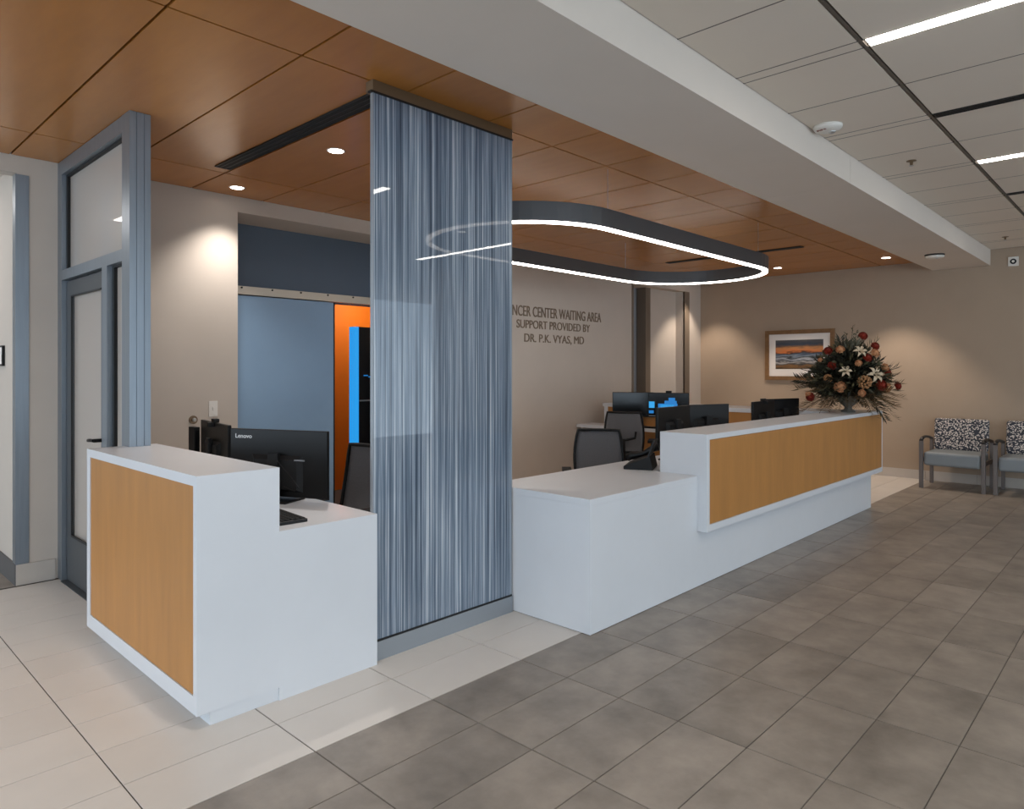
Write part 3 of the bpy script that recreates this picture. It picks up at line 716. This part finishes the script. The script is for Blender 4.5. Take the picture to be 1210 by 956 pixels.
# left desk: user sits on the +X side, backs to the lobby
make_monitor('large monitor with Lenovo lettering on its back, on the left desk', (1.94, 3.66), math.radians(113.6), w_=0.66, h_=0.375, top=1.166, logo=True)
make_monitor('monitor half hidden behind the lettered monitor on the left desk', (2.03, 4.70), math.radians(81.5), w_=0.66, h_=0.33, top=1.15, cam_on=True)
t = thing('computer_tower', 'small black upright box left of the left desk monitors', 'computer', (2.03, 5.05, 0.77), 0)
obj('case', B((-0.02, 0.02, -0.05, 0.05, 0, 0.33)), M['black_m'], t, bevel=0.003); obj('front_slot', B((-0.016, 0.016, -0.054, -0.05, 0.10, 0.31)), M['black'], t)
t = thing('keyboard', 'black keyboard lying on the left desk worktop', 'keyboard', (1.70, 3.25, 0.77), math.radians(86))
obj('tray', B((-0.22, 0.22, -0.07, 0.07, 0, 0.016)), M['black'], t, bevel=0.003)
bm = bmesh.new()
for r_ in range(5):
    for c_ in range(15): box(bm, -0.212 + c_ * 0.0284, -0.188 + c_ * 0.0284, -0.06 + r_ * 0.0245, -0.04 + r_ * 0.0245, 0.016, 0.021)
tag(obj('keys', bm, M['black_m'], t), None, kind='stuff')
# long desk, backs to the lobby (screen towards +Y)
make_monitor('monitor back rising at the left end of the long raised counter', (5.06, 2.97), PI + 0.05, top=1.205, w_=0.56, cam_on=False)
make_monitor('monitor back second from the left end of the raised counter', (5.66, 3.0), PI - 0.30, top=1.20, w_=0.56)
make_monitor('monitor back with a webcam nearer the flowers', (6.80, 2.97), PI + 0.04, top=1.195, w_=0.56, cam_on=True)
make_monitor('monitor back rightmost beside the flower arrangement', (7.40, 3.02), PI - 0.28, top=1.20, w_=0.52, base=0.78)
# on the return worktop, screens towards the lobby
make_monitor('dark blank monitor in front of the alcove on the return worktop', (7.63, 5.07), math.atan2(-0.55, -0.84) + PI / 2, top=1.22, base=0.78, w_=0.53, h_=0.32)
make_monitor('monitor showing a blue picture on the return worktop', (7.61, 4.53), math.atan2(-0.34, -0.94) + PI / 2, top=1.225, base=0.78, w_=0.50, h_=0.31, cam_on=True,
             img=[(M['sky_scr'], [(-0.49, -0.35, -0.12, 0.14)]), (M['blue_scr_refl'], [(-0.49, -0.37, -0.34, -0.22), (-0.26, 0.22, -0.26, 0.06), (-0.10, 0.20, 0.06, 0.18), (0.0, 0.16, 0.18, 0.30)]), (M['sky_scr'], [(-0.2, 0.14, -0.1, 0.02)]),
                  (M['grey_pl'], [(-0.49, -0.30, -0.46, -0.42)])])
t = thing('keyboard', 'black keyboard in front of the monitors on the return worktop', 'keyboard', (7.50, 4.75, 0.78), math.radians(-86))
obj('tray', B((-0.21, 0.21, -0.06, 0.06, 0, 0.018)), M['black'], t, bevel=0.003)
# desk phone
t = thing('desk_phone', 'black desk phone with angled display on the low worktop', 'phone', (4.47, 2.90, 0.77), math.radians(205)); t.scale = (1.2, 1.2, 1.2)
bm = bmesh.new()
vs = [bm.verts.new(p) for p in ((-.12, -.09, 0), (.12, -.09, 0), (.12, .09, 0), (-.12, .09, 0), (-.12, -.09, .02), (.12, -.09, .02), (.12, .07, .085), (-.12, .07, .085))]
for f in ((3, 2, 1, 0), (4, 5, 6, 7), (0, 1, 5, 4), (1, 2, 6, 5), (2, 3, 7, 6), (3, 0, 4, 7)): bm.faces.new([vs[i] for i in f])
obj('base', bm, M['black_m'], t, bevel=0.004)
obj('display', B((-0.055, 0.12, -0.006, 0.006, 0, 0.12)), M['black'], t, loc=(0, 0.055, 0.068), rot=(math.radians(-20), 0, 0), bevel=0.003)
bm = bmesh.new(); tube(bm, [(0, -0.10, 0.045), (0, -0.07, 0.062), (0, 0.0, 0.075), (0, 0.07, 0.115), (0, 0.10, 0.125)], 0.02, 10, rs=[0.024, 0.026, 0.016, 0.024, 0.026]); obj('handset', bm, M['black'], t, loc=(-0.09, 0, 0.0), smooth=True)
obj('keypad', B((-0.03, 0.10, -0.07, 0.02, 0, 0.004)), M['black_m'], t, loc=(0, 0.0, 0.054), rot=(math.radians(22), 0, 0))

# office chairs
def make_chair(label, loc, rz, lumbar=True):
    """sitter looks towards local +Y"""
    t = thing('office_chair', label, 'office chair', (*loc, 0), rz, 'mesh backed office chairs behind the desks')
    def backpt(u, v):   # u -1..1, v 0..1
        wv = 0.205 + 0.03 * math.sin(v * PI * 0.9) - 0.025 * v
        return Vector((u * wv, -0.215 - 0.07 * v + 0.045 * u * u - 0.02 * math.sin(v * PI), 0.56 + 0.46 * v))
    fp = [backpt(-1, v / 8) for v in range(9)] + [backpt(u / 4, 1.0) for u in range(-3, 4)] + [backpt(1, 1 - v / 8) for v in range(9)] + [backpt(-u / 4, 0) for u in range(-3, 4)]
    bm = bmesh.new(); tube(bm, fp + [fp[0]], 0.013, 8); bf = obj('back_frame', bm, M['black'], t, smooth=True)
    bm = bmesh.new(); G = [[bm.verts.new(backpt(u / 5 * 0.98, v / 8)) for u in range(-5, 6)] for v in range(9)]
    for a, b_ in zip(G, G[1:]):
        for i in range(10): bm.faces.new((a[i], a[i + 1], b_[i + 1], b_[i]))
    bmesh.ops.solidify(bm, geom=bm.faces[:], thickness=0.006)
    tag(obj('backrest', bm, M['mesh'], t, smooth=True), 'grey mesh backrest')
    bm = bmesh.new()
    if lumbar:
        tube(bm, [(-0.14, -0.275, 0.80), (-0.13, -0.29, 0.73), (0, -0.30, 0.70), (0.13, -0.29, 0.73), (0.14, -0.275, 0.80)], 0.014, 8)
    tube(bm, [(0, -0.31, 0.72), (0, -0.30, 0.60), (0, -0.24, 0.46), (0, -0.08, 0.42)], 0.022, 8)
    obj('back_bracket', bm, M['black'], t, smooth=True)
    bm = bmesh.new(); box(bm, -0.24, 0.24, -0.23, 0.24, 0.44, 0.51)
    for v in bm.verts:
        if v.co.y > 0: v.co.z -= 0.01
    o = obj('seat', bm, M['fabric'], t, bevel=0.03, seg=3)
    for s in (-1, 1):
        bm = bmesh.new(); tube(bm, [(s * 0.20, 0.0, 0.43), (s * 0.29, 0.0, 0.45), (s * 0.30, -0.02, 0.66)], 0.014, 8); box(bm, s * 0.30 - 0.04, s * 0.30 + 0.04, -0.13, 0.12, 0.66, 0.69)
        obj('armrest', bm, M['black_m'], t)
    bm = bmesh.new(); cyl(bm, (0, 0, 0.10), 0.028, 0.34, 14); cyl(bm, (0, 0, 0.40), 0.09, 0.04, 14); obj('gas_post', bm, M['black'], t)
    for k in range(5):
        a = 2 * PI * k / 5 + 0.3
        bm = bmesh.new(); tube(bm, [(0.02 * math.cos(a), 0.02 * math.sin(a), 0.12), (0.28 * math.cos(a), 0.28 * math.sin(a), 0.075)], 0.018, 8); lg = obj('leg', bm, M['black'], t)
        bm = bmesh.new(); cyl(bm, (0.285 * math.cos(a) - 0.012, 0.285 * math.sin(a), 0.0275), 0.0275, 0.024, 12, axis='X'); obj('caster', bm, M['black_m'], lg)
    return t
make_chair('grey mesh chair turned toward the low end of the long desk', (4.85, 3.55), math.radians(131), lumbar=False).scale = (0.97, 0.97, 0.95)
make_chair('mesh chair seen from behind before the return monitors', (6.90, 4.68), math.radians(-62))
make_chair('dark chair behind the left desk at the glass screen edge', (2.31, 3.70), math.radians(88), lumbar=False)

# ================================================================== WAITING CHAIRS
def waiting_chair(label, yc):
    t = thing('waiting_chair', label, 'armchair', (10.42, yc, 0), 0, 'waiting chairs along the end wall')   # faces -X
    W2 = 0.335
    for s in (-1, 1):
        y = s * W2
        o = obj('leg', B((-0.37, -0.32, y - 0.022, y + 0.022, 0, 0.60)), M['chair_frame'], t, bevel=0.004)
        o = obj('leg', B((0.17, 0.21, y - 0.02, y + 0.02, 0, 0.60)), M['chair_frame'], t, bevel=0.004)
        bm = bmesh.new(); tube(bm, [(-0.35, y, 0.605), (-0.28, y, 0.635), (-0.15, y, 0.645), (0.05, y, 0.625), (0.19, y, 0.60)], 0.024, 10, flat=0.7); obj('armrest', bm, M['arm_black'], t, smooth=True)
        obj('side_rail', B((-0.32, 0.17, y - 0.012, y + 0.012, 0.33, 0.38)), M['chair_frame'], t)
    bm = bmesh.new(); box(bm, -0.36, 0.16, -W2 + 0.026, W2 - 0.026, 0.29, 0.465)
    tag(obj('seat', bm, M['vinyl'], t, bevel=0.035, seg=4), 'blue-grey vinyl seat cushion')
    bm = bmesh.new(); box(bm, 0.13, 0.21, -0.305, 0.305, 0.46, 0.87)
    for v in bm.verts:
        v.co.x += (v.co.z - 0.46) * 0.16
    tag(obj('backrest', bm, M['pattern'], t, bevel=0.03, seg=3), 'black and cream leaf patterned backrest')
    obj('back_support', B((0.19, 0.215, -0.25, -0.21, 0.36, 0.62), (0.19, 0.215, 0.21, 0.25, 0.36, 0.62), (0.14, 0.17, -W2 + 0.02, W2 - 0.02, 0.345, 0.375)), M['chair_frame'], t)
    return t
waiting_chair('leftmost waiting armchair with patterned back and blue-grey seat', 1.985)
waiting_chair('second waiting armchair cut by the right edge of the picture', 1.195)

# ================================================================== PICTURE
t = thing('framed_picture', 'bronze framed sunset seascape with a white mat on the end wall', 'picture', (WX, 4.165, 1.742))
W2, H2, fw = 0.53, 0.39, 0.062
obj('frame', B((-0.035, -0.001, -W2, W2, H2 - fw, H2), (-0.035, -0.001, -W2, W2, -H2, -H2 + fw), (-0.035, -0.001, -W2, -W2 + fw, -H2 + fw, H2 - fw), (-0.035, -0.001, W2 - fw, W2, -H2 + fw, H2 - fw)), M['frame_wood'], t)
obj('mat_board', B((-0.016, -0.004, -W2 + fw, W2 - fw, -H2 + fw, H2 - fw)), M['mat_board'], t)
obj('print', B((-0.019, -0.016, -0.365, 0.365, -0.215, 0.235)), M['sea'], t)

# ================================================================== FLOWERS
FC = Vector((7.86, 2.50, 1.06))
t = thing('flower_arrangement', 'large fall bouquet with lilies and rust roses in a grey urn on the counter end', 'flowers', FC)
rg = Vector((0.6883, -0.7254, 0)); fw_ = Vector((0.7254, 0.6883, 0))   # facing the lobby entrance
bm = bmesh.new(); lathe(bm, [(0.07, 0), (0.075, 0.012), (0.04, 0.03), (0.035, 0.05), (0.085, 0.10), (0.115, 0.17), (0.12, 0.21), (0.13, 0.22), (0.12, 0.225)], 26); obj('urn', bm, M['urn'], t, smooth=True)
def frond_mesh(name, ln, wd, n, m, droop, lw=0.006):
    bm = bmesh.new()
    def sp(s): return Vector((ln * s, 0, -droop * s * s * ln))
    tube(bm, [sp(k / 5) for k in range(6)], 0.003, 4, rs=[0.004, 0.0035, 0.003, 0.0025, 0.002, 0.001])
    for k in range(n):
        s = 0.25 + 0.75 * k / (n - 1); p = sp(s); L_ = wd * (1.15 - 0.75 * abs(s - 0.5)) * random.uniform(0.8, 1.1)
        for sd in (-1, 1):
            d = Vector((0.75, sd * 0.65, random.uniform(-0.15, 0.25))).normalized(); e = p + d * L_
            q = Vector((-d.y, d.x, 0)).normalized() * lw
            a, b_, c_, d_ = [bm.verts.new(v) for v in (p - q * 0.4, p + d * L_ * 0.45 - q, e, p + d * L_ * 0.45 + q)]
            bm.faces.new((a, b_, c_, d_))
    me = bpy.data.meshes.new(name); bm.to_mesh(me); bm.free(); me.materials.append(m); return me
fm = [frond_mesh('frond', 0.46, 0.15, 15, M['leaf_br'], 0.25), frond_mesh('frond', 0.42, 0.13, 15, M['leaf_dk'], 0.2, 0.009), frond_mesh('frond', 0.44, 0.12, 14, M['leaf_ol'], 0.35, 0.008)]
def place(me, name, pos, d, roll=0, sc=1.0):
    o = bpy.data.objects.new(name, me); link(o, t); o.location = pos
    o.rotation_mode = 'QUATERNION'; q = d.to_track_quat('X', 'Z'); from mathutils import Quaternion
    o.rotation_quaternion = q @ Quaternion((1, 0, 0), roll); o.scale = (sc,) * 3
    return o
O = Vector((0, 0, 0.24))
def dirv(az, el): return Vector((math.cos(az) * math.cos(el), math.sin(az) * math.cos(el), math.sin(el)))
rnd = random.Random(3)
# wide low skirt of fronds, then fuller upper foliage
for k in range(44):
    az = 2 * PI * k / 44 + rnd.uniform(-.1, .1); el = rnd.uniform(-0.30, 0.28)
    place(fm[k % 3 if k % 3 != 1 else 0], 'frond', O + dirv(az, el) * 0.06, dirv(az, el), rnd.uniform(-.6, .6), rnd.uniform(0.85, 1.06))
for k in range(26):
    az = rnd.uniform(0, 2 * PI); el = rnd.uniform(0.2, 0.95)
    place(fm[rnd.choice((1, 2, 1))], 'frond', O + dirv(az, el) * 0.08, dirv(az, el), rnd.uniform(-1, 1), rnd.uniform(0.8, 1.08))
for k in range(9):
    az = rnd.uniform(0, 2 * PI); el = rnd.uniform(1.1, 1.5)
    place(fm[1 + k % 2], 'frond', O + Vector((0, 0, 0.15)), dirv(az, el), rnd.uniform(-1, 1), rnd.uniform(0.75, 1.0))
# trailing frond over the counter edge
place(fm[1], 'frond', O + rg * 0.17, (rg * 0.35 + Vector((0, 0, -0.55)) - fw_ * 0.35).normalized(), 0.5, 0.85)
# leafy core
def blade(bm, p, d, L_, w_):
    s = d.cross(Vector((rnd.uniform(-1, 1), rnd.uniform(-1, 1), rnd.uniform(-1, 1)))).normalized() * w_
    up = s.cross(d).normalized() * w_ * 0.4
    v = [bm.verts.new(q) for q in (p, p + d * L_ * 0.4 - s + up, p + d * L_, p + d * L_ * 0.4 + s + up, p + d * L_ * 0.5)]
    bm.faces.new((v[0], v[1], v[4])); bm.faces.new((v[1], v[2], v[4])); bm.faces.new((v[2], v[3], v[4])); bm.faces.new((v[3], v[0], v[4]))
bm = bmesh.new()
C0 = Vector((0, 0, 0.40))
for k in range(3600):
    d = dirv(rnd.uniform(0, 2 * PI), math.asin(rnd.uniform(-0.75, 1))); rr = rnd.uniform(0.3, 1.0)
    p = C0 + Vector((d.x * 0.33 * rr * (1.15 - 0.55 * max(d.z, 0)), d.y * 0.30 * rr * (1.1 - 0.5 * max(d.z, 0)), d.z * 0.30 * rr))
    blade(bm, p, (d + Vector((rnd.uniform(-.7, .7), rnd.uniform(-.7, .7), rnd.uniform(-.7, .7)))).normalized(), rnd.uniform(0.04, 0.085), rnd.uniform(0.008, 0.02))
for k in range(900):
    d = dirv(rnd.uniform(0, 2 * PI), 0); rr = rnd.uniform(0.35, 1.0)
    p = Vector((d.x * 0.25 * rr, d.y * 0.25 * rr, 0.25 + rnd.uniform(-0.06, 0.06)))
    blade(bm, p, (d + Vector((0, 0, rnd.uniform(-.9, .2)))).normalized(), rnd.uniform(0.05, 0.10), rnd.uniform(0.008, 0.016))
tag(obj('foliage', bm, M['leaf_dk'], t), 'dense dark foliage', kind='stuff')
for k in range(16):
    az = 2 * PI * k / 16; place(fm[k % 3], 'frond', O + dirv(az, 0) * 0.10, dirv(az, -0.55), rnd.uniform(-.6, .6), 0.55)
bm = bmesh.new()
for k in range(420):
    d = dirv(rnd.uniform(0, 2 * PI), math.asin(rnd.uniform(-0.6, 1))); p = C0 + Vector((d.x * 0.36 * (1.1 - 0.5 * max(d.z, 0)), d.y * 0.33 * (1.1 - 0.5 * max(d.z, 0)), d.z * 0.33))
    blade(bm, p, (d + Vector((rnd.uniform(-.6, .6), rnd.uniform(-.6, .6), rnd.uniform(-.6, .6)))).normalized(), rnd.uniform(0.05, 0.09), rnd.uniform(0.01, 0.018))
tag(obj('foliage', bm, M['leaf_ol'], t), 'olive eucalyptus leaves', kind='stuff')
# tall sprigs
for (u, h_) in ((0.05, 0.92), (0.09, 0.86), (-0.02, 0.84), (-0.12, 0.78), (0.28, 0.70)):
    bm = bmesh.new(); tube(bm, [(0, 0, 0.3), (rg.x * u * .5, rg.y * u * .5, h_ * .7), (rg.x * u, rg.y * u, h_)], 0.003, 5)
    for k in range(14):
        z_ = h_ * (0.72 + 0.28 * k / 13); blade(bm, Vector((rg.x * u, rg.y * u, z_)) * 1.0, dirv(rnd.uniform(0, 6.28), 0.6), 0.035, 0.008)
    obj('sprig', bm, M['leaf_ol'], t)
def petal_ball(bm, r, n, wd):
    for k in range(n):
        ph = math.acos(1 - 1.55 * (k + .5) / n); az = k * 2.39996; d = dirv(az, PI / 2 - ph); rr = r * (0.55 + 0.45 * k / n)
        s = Vector((-math.sin(az), math.cos(az), 0)) * wd; u = d.cross(s).normalized() * wd
        b0 = d * rr * 0.35; c0 = d * rr
        v = [bm.verts.new(q) for q in (b0, c0 - s * 0.9, c0 - s * .6 + u * .9 + d * r * .06, c0 + s * .6 + u * .9 + d * r * .06, c0 + s * 0.9)]
        bm.faces.new(v)
bm = bmesh.new(); petal_ball(bm, 0.045, 46, 0.017); sphere(bm, (0, 0, 0), 0.028, 10)
me_red = bpy.data.meshes.new('carnation'); bm.to_mesh(me_red); bm.free(); me_red.materials.append(M['red_fl'])
bm = bmesh.new(); petal_ball(bm, 0.045, 26, 0.024); sphere(bm, (0, 0, 0), 0.030, 10)
me_peach = bpy.data.meshes.new('rose'); bm.to_mesh(me_peach); bm.free(); me_peach.materials.append(M['peach'])
bm = bmesh.new()
for k in range(34):
    d = dirv(k * 2.4, PI / 2 - math.acos(1 - 1.3 * (k + .5) / 34)); sphere(bm, d * 0.055, 0.013, 6)
me_hyd = bpy.data.meshes.new('hydrangea'); bm.to_mesh(me_hyd); bm.free(); me_hyd.materials.append(M['hyd'])
bm = bmesh.new()
for k in range(6):
    a = k * PI / 3; prev = None
    for s in range(6):
        q = s / 5; r_ = 0.012 + 0.085 * q; z_ = 0.05 * math.sin(q * 2.2) - 0.035 * q * q; wd = 0.019 * math.sin(PI * (0.12 + 0.85 * q)) + 0.001
        c_ = Vector((math.cos(a) * r_, math.sin(a) * r_, z_)); n_ = Vector((-math.sin(a), math.cos(a), 0)) * wd
        cur = (bm.verts.new(c_ - n_), bm.verts.new(c_ + n_ * 0 - Vector((0, 0, 0.004))), bm.verts.new(c_ + n_))
        if prev: bm.faces.new((prev[0], prev[1], cur[1], cur[0])); bm.faces.new((prev[1], prev[2], cur[2], cur[1]))
        prev = cur
for k in range(5):
    a = k * 1.26; tube(bm, [(0, 0, 0), (0.012 * math.cos(a), 0.012 * math.sin(a), 0.045)], 0.0018, 4)
me_lily = bpy.data.meshes.new('lily'); bm.to_mesh(me_lily); bm.free(); me_lily.materials.append(M['lily'])
def flower(me, name, u, v, sc=1.0):
    # u sideways, v height above the counter; sits on the front of the rounded bouquet
    w_ = 0.40 * (1.0 - 0.55 * max(0, (v - 0.35)) / 0.5)
    dep = 0.36 * math.sqrt(max(0.05, 1 - min(1, (u / max(w_, 0.1)) ** 2))) * (1.05 - 0.6 * max(0, v - 0.4))
    p = rg * u - fw_ * dep + Vector((0, 0, v))
    d = (-fw_ * 0.8 + rg * (u * 1.4) + Vector((0, 0, 0.35 + (v - 0.4) * 0.8))).normalized()
    o = bpy.data.objects.new(name, me); link(o, t); o.location = p
    o.rotation_mode = 'QUATERNION'; o.rotation_quaternion = d.to_track_quat('Z', 'Y'); o.scale = (sc,) * 3
k_ = 7.356 * 111.0
def uv(px, py): return ((px - 590) / k_, (868 - py) / k_)
for a in ((600, 215), (728, 300), (380, 337), (620, 400), (370, 463), (860, 525), (735, 630), (985, 640), (228, 735)): flower(me_red, 'carnation', *uv(*a), 0.98 if a[0] != 735 else 1.25)
for a, s in (((318, 415), .5), ((540, 447), .75), ((700, 362), .95), ((435, 330), .9), ((820, 480), .9), ((800, 650), 1.0), ((400, 645), 1.2), ((210, 712), .6), ((555, 695), .8), ((870, 560), .6)): flower(me_peach, 'rose', *uv(*a), s)
for a, s in (((560, 350), .75), ((665, 545), .95), ((440, 515), .7)): flower(me_lily, 'lily', *uv(*a), s)
flower(me_hyd, 'hydrangea', *uv(575, 605), 1.1); flower(me_hyd, 'hydrangea', *uv(330, 575), 0.7)
